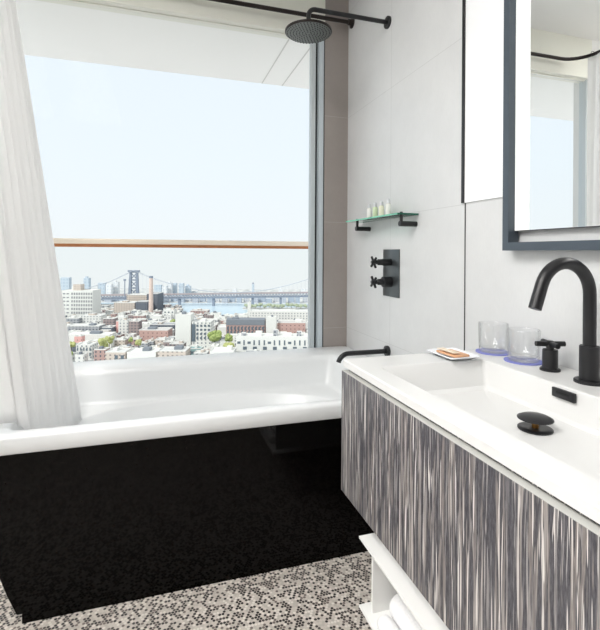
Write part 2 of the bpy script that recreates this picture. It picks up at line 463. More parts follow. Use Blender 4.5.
# thermostatic valve
va = empty('shower_valve', (XR, 2.083, 1.10), 'black rectangular shower valve plate with two cross handles on tile wall', 'shower valve')
MB().box(-.006, 0, -.083, .083, -.123, .121, .001).build('cover_plate', mat('valve_plate_satin', srgb(92, 97, 99), .3, .7), va)
def crossh(zc, r0):
    h = MB().lathe((-.006, 0, zc), [(r0, 0), (r0, .045), (.016, .05), (.016, .072), (.011, .076), (.011, .105), (.008, .11)], (-1, 0, 0)).build('valve_stem', M['black'], va)
    for k in range(2):
        a = PI/4 + k*PI/2 + .1
        d = Vector((0, math.cos(a), math.sin(a)))
        MB().tube([Vector((-.103, 0, zc))-d*.034, Vector((-.103, 0, zc))+d*.034], .0065, 10).build('cross_bar', M['black'], h)
crossh(.055, .018); crossh(-.046, .027)

# tub spout
ts = empty('tub_spout', (XR, 2.117, .690), 'matte black bathtub spout projecting from the tile wall', 'spout')
MB().lathe((0, 0, 0), [(.028, 0), (.028, .012), (.026, .014)], (-1, 0, 0)).build('wall_flange', M['black'], ts)
MB().tube([(-.01, 0, 0), (-.21, 0, 0)] + arc((-.225, 0, -.055), .055, PI/2, PI*.92, 8, (1, 0, 0), (0, 0, 1)), .0125).build('spout_tube', M['black'], ts)

# glass shelf
gs = empty('glass_shelf', (XR, 2.12, 1.378), 'small green edged glass shelf on black brackets on the shower wall', 'shelf')
MB().box(-.112, -.004, -.290, .300, 0, .008, .001).build('glass_plate', M['shelfglass'], gs)
MB().box(-.1135, -.112, -.290, .300, 0.0, .008).build('glass_edge', M['glassedge'], gs)
MB().box(-.112, -.004, -.292, -.290, 0.0, .008).build('near_glass_edge', M['glassdark'], gs)
for y in (-.268, .215):
    br = MB().lathe((-.001, y, -.040), [(.0125, 0), (.0125, .088)], (-1, 0, 0), 16).build('bracket', M['black'], gs)
    MB().lathe((-.080, y, -.045), [(.0075, 0), (.0075, .060)], (0, 0, 1), 12).build('bracket_post', M['black'], br)

def bottle(y, m, lab, h=.060):
    o = empty('toiletry_bottle', (XR-.055, y, 1.3862), lab, 'bottle', 'toiletry bottles on the glass shelf')
    MB().lathe((0, 0, 0), [(.0125, 0), (.0138, .003), (.0138, h-.008), (.011, h-.002), (.007, h)]).build('bottle_body', m, o)
    MB().lathe((0, 0, h), [(.0075, 0), (.0085, .002), (.0085, .018), (.006, .021)]).build('cap', M['capw'], o)
bottle(2.235, M['lotion_white'], 'white toiletry bottle, farthest left of the four on the glass shelf')
bottle(2.165, M['lotion_green'], 'pale green toiletry bottle, second from left on the glass shelf')
bottle(2.095, M['lotion_cream'], 'cream yellow toiletry bottle, third from left on the glass shelf')
bottle(2.022, M['clearbottle'], 'clear whitish toiletry bottle, rightmost of the four on the glass shelf', .064)

# ------------------------------------------------------------------ vanity
ZT = .868; XF = .556
va2 = empty('vanity_cabinet', (XR, .45, .46), 'wall hung vanity cabinet with grey vertical striped veneer front', 'cabinet')
def VB(x0, x1, y0, y1, z0, z1, *a): return MB().box(x0-XR, x1-XR, y0-.45, y1-.45, z0-.46, z1-.46, *a)
b = VB(.566, XR-.002, 1.276, 1.294, .468, .842); b.box(.566-XR, -.002, -.85, -.832, .008, .382); b.box(.566-XR, -.002, -.832, .826, .008, .026); b.box(.566-XR, .584-XR, -.832, .826, .026, .382)
b.build('cabinet_body', M['zebra'], va2)
df = VB(.545, .565, -.40, 1.298, .468, .8365).build('drawer_front', M['zebra'], va2)
df_edge = VB(.545, .565, -.40, 1.298, .8366, .8376)
df_edge.build('edge_band', M['edgewood'], df)

# counter with integrated basin
cb = empty('sink_countertop', (XR, .45, ZT), 'white solid surface countertop with integrated rectangular sink basin', 'sink')
b = MB(); cX0, cX1, cY0, cY1 = XF, XR-.002, -.40, 1.315
bx0, bx1, by0, by1 = .622, .978, .28, 1.185
def rrect(x0, x1, y0, y1, r, z, k=5):
    out = []
    for (cx_, cy_, a0) in ((x1-r, y1-r, 0), (x0+r, y1-r, PI/2), (x0+r, y0+r, PI), (x1-r, y0+r, 3*PI/2)):
        for i in range(k+1):
            a = a0+PI/2*i/k
            out.append(b.bm.verts.new((cx_+r*math.cos(a)-XR, cy_+r*math.sin(a)-.45, z-ZT)))
    return out
rs = [rrect(bx0-.012, bx1+.012, by0-.012, by1+.012, .016, .8455), rrect(cX0, cX1, cY0, cY1, .002, .8455), rrect(cX0, cX1, cY0, cY1, .002, ZT-.003), rrect(cX0+.002, cX1, cY0, cY1-.002, .002, ZT),
      rrect(bx0-.003, bx1+.003, by0-.003, by1+.003, .012, ZT), rrect(bx0, bx1, by0, by1, .012, ZT-.003),
      rrect(bx0+.012, bx1-.006, by0+.015, by1-.022, .016, ZT-.074), rrect(bx0+.024, bx1-.016, by0+.03, by1-.034, .02, ZT-.084),
      rrect(bx0+.15, bx1-.15, by0+.25, by1-.25, .02, ZT-.087)]
for p, q in zip(rs, rs[1:]): b.bridge(p, q)
b.bm.faces.new(rs[-1])
b.build('countertop_basin', M['solid'], cb, angle=30)
ofl = MB().box(.966-XR, .9735-XR, .848-.45, .914-.45, .838-ZT, .861-ZT, .001).build('overflow_cover', M['black'], cb)
MB().box(.9645-XR, .966-XR, .862-.45, .900-.45, .848-ZT, .855-ZT).build('overflow_slot', mat('slot_dark', srgb(12, 12, 13), .6), ofl)
dr = MB().lathe((.862-XR, .862-.45, -.0855), [(.039, 0), (.039, .003), (.034, .005), (.02, .004)], n=32).build('drain_ring', M['black'], cb)
MB().lathe((.862-XR, .862-.45, -.082), [(.008, 0), (.008, .02)], n=16).build('drain_stem', M['brass'], dr)
MB().lathe((.862-XR, .862-.45, -.064), [(.030, 0), (.040, .003), (.040, .005), (.030, .010), (.012, .0125), (.002, .013)], n=32).build('drain_cap', M['black'], dr)

# faucet
fa = empty('sink_faucet', (1.070, .895, ZT), 'tall matte black gooseneck faucet on the countertop behind the basin', 'faucet')
MB().lathe((0, 0, 0), [(.036, 0), (.036, .006), (.034, .008)], n=32).build('base_flange', M['black'], fa)
MB().lathe((0, 0, .008), [(.0235, 0), (.0235, .086), (.022, .088)], n=28).build('base_sleeve', M['black'], fa)
rg = .081
MB().tube([(0, 0, .09), (0, 0, .20), (0, 0, .229)] + [Vector((-rg+rg*math.cos(a), 0, .229+rg*math.sin(a))) for a in [math.radians(160)*i/18 for i in range(1, 19)]] +
          [Vector((-rg+rg*math.cos(math.radians(160)), 0, .229+rg*math.sin(math.radians(160)))) + Vector((-.34, 0, -.94))*t for t in (.03, .064)], .0155, 20).build('spout', M['black'], fa)
fh = empty('faucet_handle', (1.074, 1.022, ZT), 'small black cross handle tap left of the gooseneck faucet', 'tap handle')
MB().lathe((0, 0, 0), [(.027, 0), (.027, .005), (.026, .006)], n=28).build('base_flange', M['black'], fh)
hb = MB().lathe((0, 0, .006), [(.0205, 0), (.0205, .052), (.019, .054), (.010, .055), (.010, .068)], n=28).build('handle_body', M['black'], fh)
for a in (-.33, -.33+PI/2):
    d = Vector((math.cos(a), math.sin(a), 0))
    MB().tube([-d*.041+Vector((0, 0, .076)), d*.041+Vector((0, 0, .076))], .0075, 12).build('cross_bar', M['black'], hb)
MB().lathe((0, 0, .066), [(.011, 0), (.011, .016), (.008, .019)], n=16).build('handle_hub', M['black'], hb)

# tumblers and coasters
def tumbler(x, y, lab, lc):
    c_ = tag(MB().lathe((0, 0, 0), [(.056, 0), (.056, .0028)], n=40).build('paper_coaster', M['blue'], None, (x, y, ZT+.0003)), lc, 'coaster', 'blue coasters on the counter')
    g = MB().lathe((0, 0, 0), [(.042, 0), (.0445, .003), (.0455, .012), (.0480, .093), (.0475, .0955), (.046, .0965), (.0445, .0955), (.044, .093), (.0425, .016), (.038, .012), (.001, .0115)], n=48, cap1=True)
    tag(g.build('drinking_glass', M['tumbler'], None, (x, y, ZT+.0033), angle=60), lab, 'drinking glass', 'upturned glasses on the counter')
tumbler(1.082, 1.262, 'clear drinking glass beside the soap dish, farther from the faucet', 'round blue coaster under the glass beside the soap dish')
tumbler(1.083, 1.131, 'clear drinking glass beside the black cross handle tap', 'round blue coaster under the glass beside the cross handle tap')
# dish with wrapped soap
di = MB()
def dring(sx, sy, z): return [di.bm.verts.new((sx*x, sy*y, z)) for x, y in ((1, .9), (.9, 1), (-.9, 1), (-1, .9), (-1, -.9), (-.9, -1), (.9, -1), (1, -.9))]
q = [dring(.035, .045, 0), dring(.056, .070, .012), dring(.054, .068, .014), dring(.034, .044, .004)]
for p1, p2 in zip(q, q[1:]): di.bridge(p1, p2)
di.bm.faces.new(q[-1]); di.bm.faces.new(list(reversed(q[0])))
o = di.build('soap_dish', M['porcelain'], None, (.905, 1.240, ZT+.0003), angle=30); o.rotation_euler.z = math.radians(0)
tag(o, 'small white porcelain dish at the far left corner of the countertop', 'dish')
so = MB().box(-.024, .024, -.040, .040, 0, .013, .005, 3)
for v in so.bm.verts:
    if abs(v.co.y) > .034: v.co.z = .005 + (v.co.z-.005)*.45
so = so.build('wrapped_soap', M['kraft'], None, (.905, 1.240, ZT+.0049)); so.rotation_euler.z = .05; so.scale = (1.25, 1.2, 1.35)
MB().box(-.0246, -.004, -.034, .034, .0125, .0139, .0005).build('wrapper_window', M['kraftpale'], so)
tag(so, 'brown wrapped soap bar lying in the small white dish', 'soap')

# mirror
mi = empty('framed_mirror', (XR, .75, 1.212), 'large rectangular mirror in a slate blue metal frame above the sink', 'mirror')
my1 = 1.243-.75; my0 = -.15-.75; mt = 1.30; fx0, fx1 = 1.100-XR, -.0065
MB().box(fx0, fx1, my1-.026, my1, 0, mt).build('frame_stile', M['slate'], mi)
MB().box(fx0, fx1, my0, my0+.026, 0, mt).build('frame_stile', M['slate'], mi)
MB().box(fx0, fx1, my0+.026, my1-.026, 0, .027).build('frame_bottom_rail', M['slate'], mi)
MB().box(fx0, fx1, my0+.026, my1-.026, mt-.027, mt).build('frame_top_rail', M['slate'], mi)
MB().box(-.021, -.012, my0+.026, my1-.026, .066, mt-.027).build('mirror_glass', M['mirror'], mi)
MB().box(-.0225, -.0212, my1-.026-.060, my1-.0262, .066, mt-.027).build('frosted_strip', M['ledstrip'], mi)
MB().box(-.0225, -.012, my0+.026, my1-.026, .0635, .0658).build('mirror_edge', M['slate_in'], mi)

# open shelf below the vanity, towels
su = empty('under_shelf', (XR, .5, .21), 'white open metal shelf hanging under the vanity cabinet', 'shelf')
def SB(x0, x1, y0, y1, z0, z1, *a): return MB().box(x0-XR, x1-XR, y0-.5, y1-.5, z0-.21, z1-.21, *a)
SB(.540, XR-.002, -.2, 1.155, .404, .410).build('shelf_board', M['whitemetal'], su)
SB(.540, XR-.002, -.2, 1.152, .214, .220).build('shelf_board', M['whitemetal'], su)
SB(.562, XR-.002, 1.112, 1.120, .2201, .4039).build('side_panel', M['whitemetal'], su)
SB(.70, XR-.002, 1.112, 1.120, .4101, .4675).build('hanger_panel', M['whitemetal'], su)
SB(.562, XR-.002, -.16, -.152, .2201, .4675).build('side_panel', M['whitemetal'], su)
def towel_roll(x, y0, y1, z, r, lab, i):
    m = MB(); n = 40; rings = []
    L_ = y1-y0
    for k, (f, dy) in enumerate([(.45, 0), (.8, 0.004), (.97, .018), (1.0, .05), (1.01, L_/2), (1.0, L_-.05), (.97, L_-.018), (.8, L_-.004), (.45, L_)]):
        rings.append([m.bm.verts.new((r*f*math.cos(2*PI*q/n)*1.06, dy, r*f*(math.sin(2*PI*q/n)) + (0.0)) ) for q in range(n)])
    for a_, b_ in zip(rings, rings[1:]): m.bridge(a_, b_)
    m.bm.faces.new(rings[0]); m.bm.faces.new(list(reversed(rings[-1])))
    o = m.build('rolled_towel', M['towel'], None, (x, y0, z+r+.0005), angle=60)
    sp = [(r*(.05+.38*a/(5*PI))*math.cos(a), -0.001, r*(.05+.38*a/(5*PI))*math.sin(a)) for a in [5*PI*k/60 for k in range(61)]]
    tag(o, lab, 'towel', 'rolled towels on the lower shelf')
    return o
towel_roll(.626, .55, 1.085, .220, .036, 'white rolled towel, the back one of two on the lower shelf', 0)
towel_roll(.565, .50, 1.060, .220, .022, 'thin white rolled towel, the front one of two on the lower shelf', 1)
ft = MB().box(0, .28, -.55, 0, 0, .044, .018, 4).build('folded_towel', M['towel'], None, (.588, 1.128, .4105))
ft.rotation_euler.z = 0
tag(ft, 'white folded towel on the upper shelf close under the vanity', 'towel')

# ------------------------------------------------------------------ added ceiling fill light, out of view
LP = 74
e = empty('added_fill_panel', (-1.13, .35, ZC), 'added unseen ceiling fill panel brightening the room in front of the bathtub', 'ceiling light')  # unseen panel added to brighten the interior
lx, ly = .72, 1.15
fm = MB()
for a in ((-lx, lx, -ly, -ly+.03), (-lx, lx, ly-.03, ly), (-lx, -lx+.03, -ly+.03, ly-.03), (lx-.03, lx, -ly+.03, ly-.03)): fm.box(*a, -.045, -.001)
fm.build('fill_rim', M['whitemetal'], e)
MB().box(-lx+.03, lx-.03, -ly+.03, ly-.03, -.03, -.001).build('fill_diffuser', M['fillface'], e)
l = bpy.data.lights.new('added_fill_lamp', 'AREA'); l.shape = 'RECTANGLE'; l.size = 2*lx-.08; l.size_y = 2*ly-.08; l.energy = LP; l.color = (1, .985, .965)
lo = bpy.data.objects.new('added_fill_lamp', l); col.objects.link(lo); lo.parent = e; lo.location = (0, 0, -.036)

# ------------------------------------------------------------------ city
G = -120.0
def P3(px, D, z=G): return Vector((0, 0, 0)) + FWD*D + RGT*((px-CX)/F*D) + Vector((0, 0, z))
def Dof(y, z=G): return (H-z)*F/(y-CY)
def EL(px, y): return (CY-y)/F + (px-CX)*math.sin(RO)/F
def wallmat(name, c, win, sx=4.0, sz=3.6, fx=.5, fz=.5, roof=None, rough=.8):
    m = mat(name, c, rough); t = NT(m)
    s = t.sep(t.coord())
    g = t.n('ShaderNodeNewGeometry'); nz_ = t.sep(g.outputs['Normal'])
    hx = t.math('ADD', s[0], s[1])
    a = t.math('LESS_THAN', t.math('ABSOLUTE', t.math('WRAP', hx, sx/2, -sx/2)), sx*fx/2)
    b_ = t.math('LESS_THAN', t.math('ABSOLUTE', t.math('WRAP', t.math('ADD', s[2], 1.7), sz/2, -sz/2)), sz*fz/2)
    up = t.math('LESS_THAN', t.math('ABSOLUTE', nz_[2]), .5)
    f = t.math('MULTIPLY', t.math('MULTIPLY', a, b_), up)
    c2 = t.mix(f, c, win)
    rf = t.mix(t.math('GREATER_THAN', nz_[2], .5), c2, roof or srgb(212, 212, 210))
    t.l(rf, t.b.inputs['Base Color'])
    return m
DK = srgb(120, 128, 138); DD = srgb(78, 86, 96)
CM = {
 'white': wallmat('city_white_wall', srgb(222, 221, 217), srgb(130, 136, 142), 5, 4.2, .35, .45),
 'whiteplain': mat('city_white_plain', srgb(226, 226, 222), .8),
 'grey': wallmat('city_grey_wall', srgb(168, 170, 174), srgb(96, 104, 112), 5, 4, .5, .45),
 'beige': wallmat('city_beige_wall', srgb(204, 192, 182), srgb(140, 134, 130), 5, 4, .4, .4),
 'brick': wallmat('city_brick_wall', srgb(178, 150, 144), srgb(96, 96, 104), 5, 4.5, .35, .5, srgb(196, 190, 186)),
 'red': wallmat('city_red_brick', srgb(192, 160, 152), srgb(120, 100, 102), 6, 5, .25, .3, srgb(200, 196, 194)),
 'brown': wallmat('city_brown_wall', srgb(156, 142, 140), srgb(90, 92, 100), 4.5, 4, .45, .45, srgb(200, 198, 196)),
 'charcoal': wallmat('city_charcoal_wall', srgb(108, 114, 124), srgb(80, 88, 98), 5, 4, .4, .4, srgb(170, 172, 176)),
 'pink': wallmat('city_pink_wall', srgb(226, 176, 170), srgb(150, 120, 120), 5, 5, .25, .3),
 'teal': mat('city_teal_wall', srgb(140, 168, 168), .8),
 'plain_red': mat('city_plain_red', srgb(190, 148, 138), .8),
 'bluehaze': wallmat('city_blue_haze_tower', srgb(190, 202, 212), srgb(172, 188, 202), 9, 9, .5, .5, srgb(200, 210, 220)),  # distance haze put into the tower's blue wall colour
 'palehaze': wallmat('city_pale_haze_tower', srgb(222, 224, 226), srgb(204, 210, 216), 9, 9, .5, .5),  # paled to stand in for distance haze
 'haze': mat('city_far_shore', srgb(176, 188, 204), .9),
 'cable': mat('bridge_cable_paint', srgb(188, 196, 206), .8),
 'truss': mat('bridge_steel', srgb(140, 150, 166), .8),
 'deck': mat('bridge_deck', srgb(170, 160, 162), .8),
 'dkroof': mat('city_dark_roof', srgb(128, 134, 142), .8),
 'greywin': mat('grey_factory_window', srgb(150, 152, 154), .4),
 'winglass': mat('city_window_glass', srgb(98, 110, 120), .3),
 'chimney': mat('chimney_brick', srgb(222, 202, 192), .8),
}
# ground and river
def quad(name, pts, z, m, th=1.0):
    mb = MB(); a = [mb.bm.verts.new((p.x, p.y, z)) for p in pts]; c_ = [mb.bm.verts.new((p.x, p.y, z-th)) for p in pts]
    mb.bm.faces.new(a); mb.bm.faces.new(list(reversed(c_))); mb.bridge(a, c_)
    return mb.build(name, m, smooth=False)
gm = mat('city_streets', srgb(196, 198, 198), .9); t = NT(gm)
t.l(t.ramp(t.noise(t.coord(), .05, 5, .7), [(.35, srgb(150, 156, 158)), (.6, srgb(222, 222, 220))]), t.b.inputs['Base Color'])
tag(quad('city_ground', [P3(-700, 90), P3(1300, 90), P3(900, 1500), P3(-300, 1500)], G, gm), kind='structure')
wm = mat('river_water', srgb(196, 216, 228), .25)
wv = quad('river_surface', [P3(-200, 1055), P3(120, 1045), P3(172, 1035), P3(190, Dof(316)), P3(700, Dof(314.5)), P3(700, Dof(304)), P3(-200, Dof(304))], G+.6, wm, .4)
tag(wv, 'pale blue river crossing the view beyond the city rooftops', 'river')

foot = []
def bldg(x0, x1, ytop, D, m, lab, name='building', dep=None, group=None, roofbox=True, parapet=True, base=G, yaw=0):
    W = (x1-x0)/F*D; h = H+EL((x0+x1)/2, ytop)*D - base; dep = dep or min(W, 30)
    c_ = P3((x0+x1)/2, D+dep/2, base)
    e = empty(name, c_, lab, 'building', group, rz=-TH+yaw)
    wall = MB().box(-W/2, W/2, -dep/2, dep/2, 0, h).build('wall', CM[m] if isinstance(m, str) else m, e, smooth=False)
    if parapet:
        pm = MB()
        for a in ((-W/2, W/2, -dep/2, -dep/2+.5), (-W/2, W/2, dep/2-.5, dep/2), (-W/2, -W/2+.5, -dep/2+.5, dep/2-.5), (W/2-.5, W/2, -dep/2+.5, dep/2-.5)):
            pm.box(*a, h, h+.9)
        pm.build('parapet', CM['whiteplain'], e, smooth=False)
    if roofbox:
        rw = W*rnd.uniform(.15, .3); rx = rnd.uniform(-W/2+rw, W/2-rw)
        MB().box(rx-rw/2, rx+rw/2, -dep*.1, dep*.35, h, h+rnd.uniform(2, 3.4)).build('rooftop_bulkhead', CM[rnd.choice(['whiteplain', 'dkroof', 'whiteplain', 'beige'])], e, smooth=False)
    foot.append((x0, x1, D, D+dep)); return e, W, h, dep
def windows(e, W, h, dep, nx, rows, ww, wh, ztop, dz, m='winglass', x0=None, x1=None):
    x0 = -W/2 if x0 is None else x0; x1 = W/2 if x1 is None else x1
    me = None
    for r in range(rows):
        for i in range(nx):
            x = x0+(x1-x0)*(i+.5)/nx; z = h-ztop-r*dz
            if me is None:
                o = MB().box(-ww/2, ww/2, -.25, .25, -wh/2, wh/2).build('window', CM[m], e, smooth=False); me = o
            else:
                o = me.copy(); col.objects.link(o)
            o.parent = e; o.location = (x, -dep/2-.05, z)

# --- far skyline across the river, haze carried by the wall colours
D0 = 1250
sky = [(62, 70.5, 277.5, 'bluehaze', 'haze-tinted blue tower far left on the skyline beside the curtain'),
 (84.8, 90, 278, 'bluehaze', 'slim blue tower rising behind the white industrial block'),
 (99, 106, 283, 'bluehaze', 'stepped blue tower left of the bridge tower'),
 (107, 112.5, 284, 'palehaze', 'pale tower just right of the stepped blue tower'),
 (113, 119, 282, 'palehaze', 'pale broad tower left of the bridge tower'),
 (155, 162, 285, 'bluehaze', 'blue slab tower right of the brick chimney'),
 (163, 167.5, 286, 'palehaze', 'low pale tower between the blue slab and the white slab'),
 (168, 172.6, 283, 'palehaze', 'tall white slab tower right of the chimney'),
 (173.5, 177, 283.2, 'bluehaze', 'narrow blue tower next to the tall white slab'),
 (179.5, 184, 283.5, 'bluehaze', 'blue tower standing alone over the bridge deck'),
 (186, 191, 286, 'bluehaze', 'rightmost blue tower of the skyline group over the bridge'),
 (192, 198, 291, 'palehaze', 'low pale tower at the right end of the skyline group'),
 (233, 237, 288.5, 'palehaze', 'small pale tower over the middle of the bridge'),
 (279, 283, 288.5, 'palehaze', 'small pale tower over the bridge near the window frame'),
 (301, 306.5, 288.5, 'palehaze', 'pale tower over the bridge touching the window frame')]
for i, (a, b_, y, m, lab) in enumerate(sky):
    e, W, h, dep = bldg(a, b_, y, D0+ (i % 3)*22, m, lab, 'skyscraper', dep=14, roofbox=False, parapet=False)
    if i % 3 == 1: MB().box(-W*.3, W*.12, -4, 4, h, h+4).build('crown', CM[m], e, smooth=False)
# far shore low blocks
for i in range(34):
    a = 62+i*7.3; w_ = rnd.uniform(4.5, 7)
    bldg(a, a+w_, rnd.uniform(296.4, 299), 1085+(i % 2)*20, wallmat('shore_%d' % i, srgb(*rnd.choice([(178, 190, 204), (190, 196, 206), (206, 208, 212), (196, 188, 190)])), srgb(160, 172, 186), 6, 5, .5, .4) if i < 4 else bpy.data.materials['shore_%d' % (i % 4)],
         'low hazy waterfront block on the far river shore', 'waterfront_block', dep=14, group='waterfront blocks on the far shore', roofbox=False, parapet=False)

# --- suspension bridge
DB = 1020
bp = empty('suspension_bridge', P3(134, DB, G), 'long suspension bridge with steel truss deck crossing the river', 'bridge', rz=-TH)
def bx(px): return (px-134)/F*DB
def bz(y, px=134): return H+EL(px, y)*DB - G
def slope(px): return bz(296.6-(px-134)*.0125, px)
# tower: two splayed legs with cross beams and braces
tw = MB()
for s in (-1, 1):
    tw.tube([(s*bx(134+3.9), 0, 0), (s*bx(134+3.9), 0, bz(296)), (s*bx(134+3.0), 0, bz(271.5))], [5.2, 4.6, 3.2], 4)
for y_ in (272, 280, 288, 296):
    tw.box(-11, 11, -2, 2, bz(y_)-1.5, bz(y_)+1.5)
for ya, yb in ((272, 280), (280, 288), (288, 296)):
    tw.tube([(-8.5, 0, bz(ya)), (8.5, 0, bz(yb))], 1.1, 4); tw.tube([(8.5, 0, bz(ya)), (-8.5, 0, bz(yb))], 1.1, 4)
tw.box(-13, 13, -3, 3, bz(271.8), bz(270.2))
tw.build('bridge_tower', CM['truss'], bp, smooth=False)
t2 = MB()
for s in (-1, 1): t2.tube([(bx(330)+s*10, 0, 0), (bx(330)+s*8, 0, bz(269))], [5, 3.2], 4)
for y_ in (270, 278, 286, 294): t2.box(bx(330)-10, bx(330)+10, -2, 2, bz(y_)-1.5, bz(y_)+1.5)
t2.build('bridge_tower', CM['truss'], bp, smooth=False)
dk = MB()
def deckbox(m_, pa, pb, ya, yb):
    za0, za1 = slope(pa)+0, slope(pb)
    vs = []
    for (px, dz) in ((pa, ya), (pb, ya), (pb, yb), (pa, yb)):
        vs.append((bx(px), slope(px)-dz*DB/F))
    prism(m_, vs, -6, 6)
deckbox(dk, 20, 420, -2.6, -1.2); dk.build('upper_deck', CM['deck'], bp, smooth=False)
d2 = MB(); deckbox(d2, 20, 420, 1.2, 2.6)
d2.build('lower_deck', CM['truss'], bp, smooth=False)
trs = MB(); px = 20
while px < 420:
    za, zb = slope(px)+1.3*DB/F, slope(px)-1.3*DB/F
    trs.tube([(bx(px), -5.5, zb), (bx(px+1.5), -5.5, za)], 1.2, 4); trs.tube([(bx(px+1.5), -5.5, za), (bx(px+3), -5.5, zb)], 1.2, 4); px += 3
trs.build('deck_truss', CM['truss'], bp, smooth=False)
for s in (-1, 1):
    def cab(pts, nm='main_cable'): MB().tube([(bx(a), s*5, bz(b_, a)) for a, b_ in pts], .45, 5).build(nm, CM['cable'], bp, smooth=False)
    cab([(60, 294), (90, 287.5), (112, 281), (134, 270.3)])
    cab([(134+(330-134)*i/24, 270.3 + (292.5-270.3)*(1-(abs(2*i/24-1))**2)) for i in range(25)])
for i in range(1, 48):
    a = 134+(330-134)*i/48
    MB().tube([(bx(a), 5, bz(270.3+(292.5-270.3)*(1-(abs(2*i/48-1))**2), a)), (bx(a), 5, slope(a))], .18, 3, False).build('hanger_cable', CM['cable'], bp, smooth=False)
for px in (180, 214, 253, 281): MB().box(bx(px)-2.5, bx(px)+2.5, -3, 3, 0, slope(px)-6).build('deck_pier', CM['truss'], bp, smooth=False)
# second bridge tower in the distance
e = empty('distant_bridge_tower', P3(253.3, 1290, G), 'slim distant bridge tower rising behind the middle of the bridge deck', 'tower', rz=-TH)
ht2 = H+EL(253, 284)*1290-G
MB().box(-3.2, 3.2, -3, 3, 0, ht2).build('tower_shaft', CM['bluehaze'], e, smooth=False)
MB().box(-2, 2, -2, 2, ht2, ht2+4).build('tower_cap', CM['truss'], e, smooth=False)
e = empty('construction_mast', P3(125, 1000, G), 'thin mast standing left of the bridge tower', 'mast', rz=-TH)
MB().box(-.8, .8, -.8, .8, 0, H+EL(125, 281)*1000-G).build('mast_pole', CM['truss'], e, smooth=False)
MB().box(-2.5, 2.5, -1, 1, H+EL(125, 281)*1000-G, H+EL(125, 279)*1000-G).build('mast_head', CM['truss'], e, smooth=False)

# --- factory with chimney
DF = 940
bldg(129.5, 150, 295.2, DF, 'beige', 'beige factory hall below the bridge tower', 'factory_hall', dep=30, roofbox=False)
bldg(117, 138, 303, DF-50, 'beige', 'low pinkish beige factory wing left of the dark block', 'factory_hall', dep=30)
bldg(150.2, 161, 294, DF-30, 'charcoal', 'dark grey power block right of the beige factory hall', 'factory_block', dep=40, roofbox=False)
bldg(138.3, 149.6, 302, DF-60, 'charcoal', 'low dark grey block before the factory hall', 'factory_block', dep=26, roofbox=False)
e = empty('factory_chimney', P3(151.3, DF-70, G), 'tall pale brick chimney right of the bridge tower', 'chimney', rz=-TH)
hh = H+EL(151, 276)*(DF-70)-G
MB().lathe((0, 0, 0), [(4.6, 0), (3.4, hh-4)], n=14).build('chimney_shaft', CM['chimney'], e)
MB().lathe((0, 0, hh-4), [(3.7, 0), (3.7, 4)], n=14).build('chimney_top', CM['truss'], e)

# --- white industrial block with window grid
Dw = 800
e, W, h, dep = bldg(66.5, 97.5, 291, Dw, 'whiteplain', 'large white industrial block with a grid of grey windows', dep=34, roofbox=False)
windows(e, W, h, dep, 9, 6, 2.7, 4.0, 5, 6.7, 'greywin', x0=-W*.20, x1=W/2)
windows(e, W, h, dep, 2, 6, 4.2, 2.4, 5, 6.7, 'greywin', x0=-W*.48, x1=-W*.24)
MB().box(-W*.23, W*.02, -6, 8, h, h+11).build('rooftop_penthouse', CM['beige'], e, smooth=False)
MB().box(-W*.30, -W*.24, -3, 3, h, h+7).build('rooftop_tank', CM['whiteplain'], e, smooth=False)

hero = [
 (68, 82, 318.5, 328, 'grey', 'grey low block left below the white industrial block'),
 (83, 104.5, 316, 327, 'white', 'white windowed block before the industrial block'),
 (70, 103, 326.5, 335, 'grey', 'long grey row block with dark windows near the curtain'),
 (117, 120, 321.5, 334, 'pink', 'narrow pink tower block beside the white windowed one'),
 (120.5, 130, 320.5, 338, 'white', 'white apartment block next to the narrow pink tower'),
 (131, 141, 321.5, 340, 'brown', 'brown apartment block with many windows'),
 (142.5, 152, 325, 334, 'whiteplain', 'plain white cube behind the red brick building'),
 (152.5, 177, 325, 338, 'charcoal', 'dark charcoal long block behind the red brick building'),
 (142, 171, 330.5, 344, 'red', 'long low red brick building in the middle of the city'),
 (177.5, 193, 315, 349, 'whiteplain', 'tall plain white building left of the grey roofed block'),
 (194, 213, 322.5, 349, 'white', 'modern white apartment block with dark windows left of the large tree'),
 (186, 206, 320.5, 330, 'charcoal', 'dark roofed hall behind the modern white block'),
 (192, 209, 311, 316.5, 'brick', 'reddish brown building at the river edge'),
 (227.5, 266, 320.5, 339, 'brick', 'long brick building with dark mansard roof'),
 (266.8, 277, 317.5, 339.5, 'whiteplain', 'white block between the two brick buildings'),
 (278, 306, 323, 338.5, 'red', 'red brick building at the right beside the window frame'),
 (251, 309, 312, 325, 'white', 'long white terrace building behind the brick ones'),
 (248, 251.2, 303, 322, 'whiteplain', 'slim white tower standing at the river'),
 (165, 176, 310, 321, 'whiteplain', 'small white building right of the power block'),
 (105.5, 116.5, 319, 330, 'brown', 'brown rooftop block left of the narrow pink tower'),
 (68, 114, 335.2, 344.5, 'whiteplain', 'long white roofed shed before the grey row block'),
 (76.5, 84, 336.5, 348, 'pink', 'pink house against the long white roofed shed'),
 (80, 95.5, 345.5, 361, 'white', 'grey white terrace house with tall windows near the curtain'),
 (97, 108.5, 350, 364, 'brick', 'small brick house left of the beige one'),
 (109.5, 129.5, 352.5, 366, 'beige', 'beige house with two dark windows at the bathtub edge'),
 (131, 160, 353, 366, 'whiteplain', 'pale flat roofed house in the foreground left of centre'),
 (161, 189, 351.5, 366, 'beige', 'pale stone flat roofed house in the foreground centre'),
 (190.5, 203, 349, 358, 'teal', 'small teal shed in front of the modern white block'),
 (204, 211, 351, 360, 'plain_red', 'small salmon red hut beside the teal shed'),
 (212, 236, 352, 366, 'whiteplain', 'low white shed in front of the trees'),
]
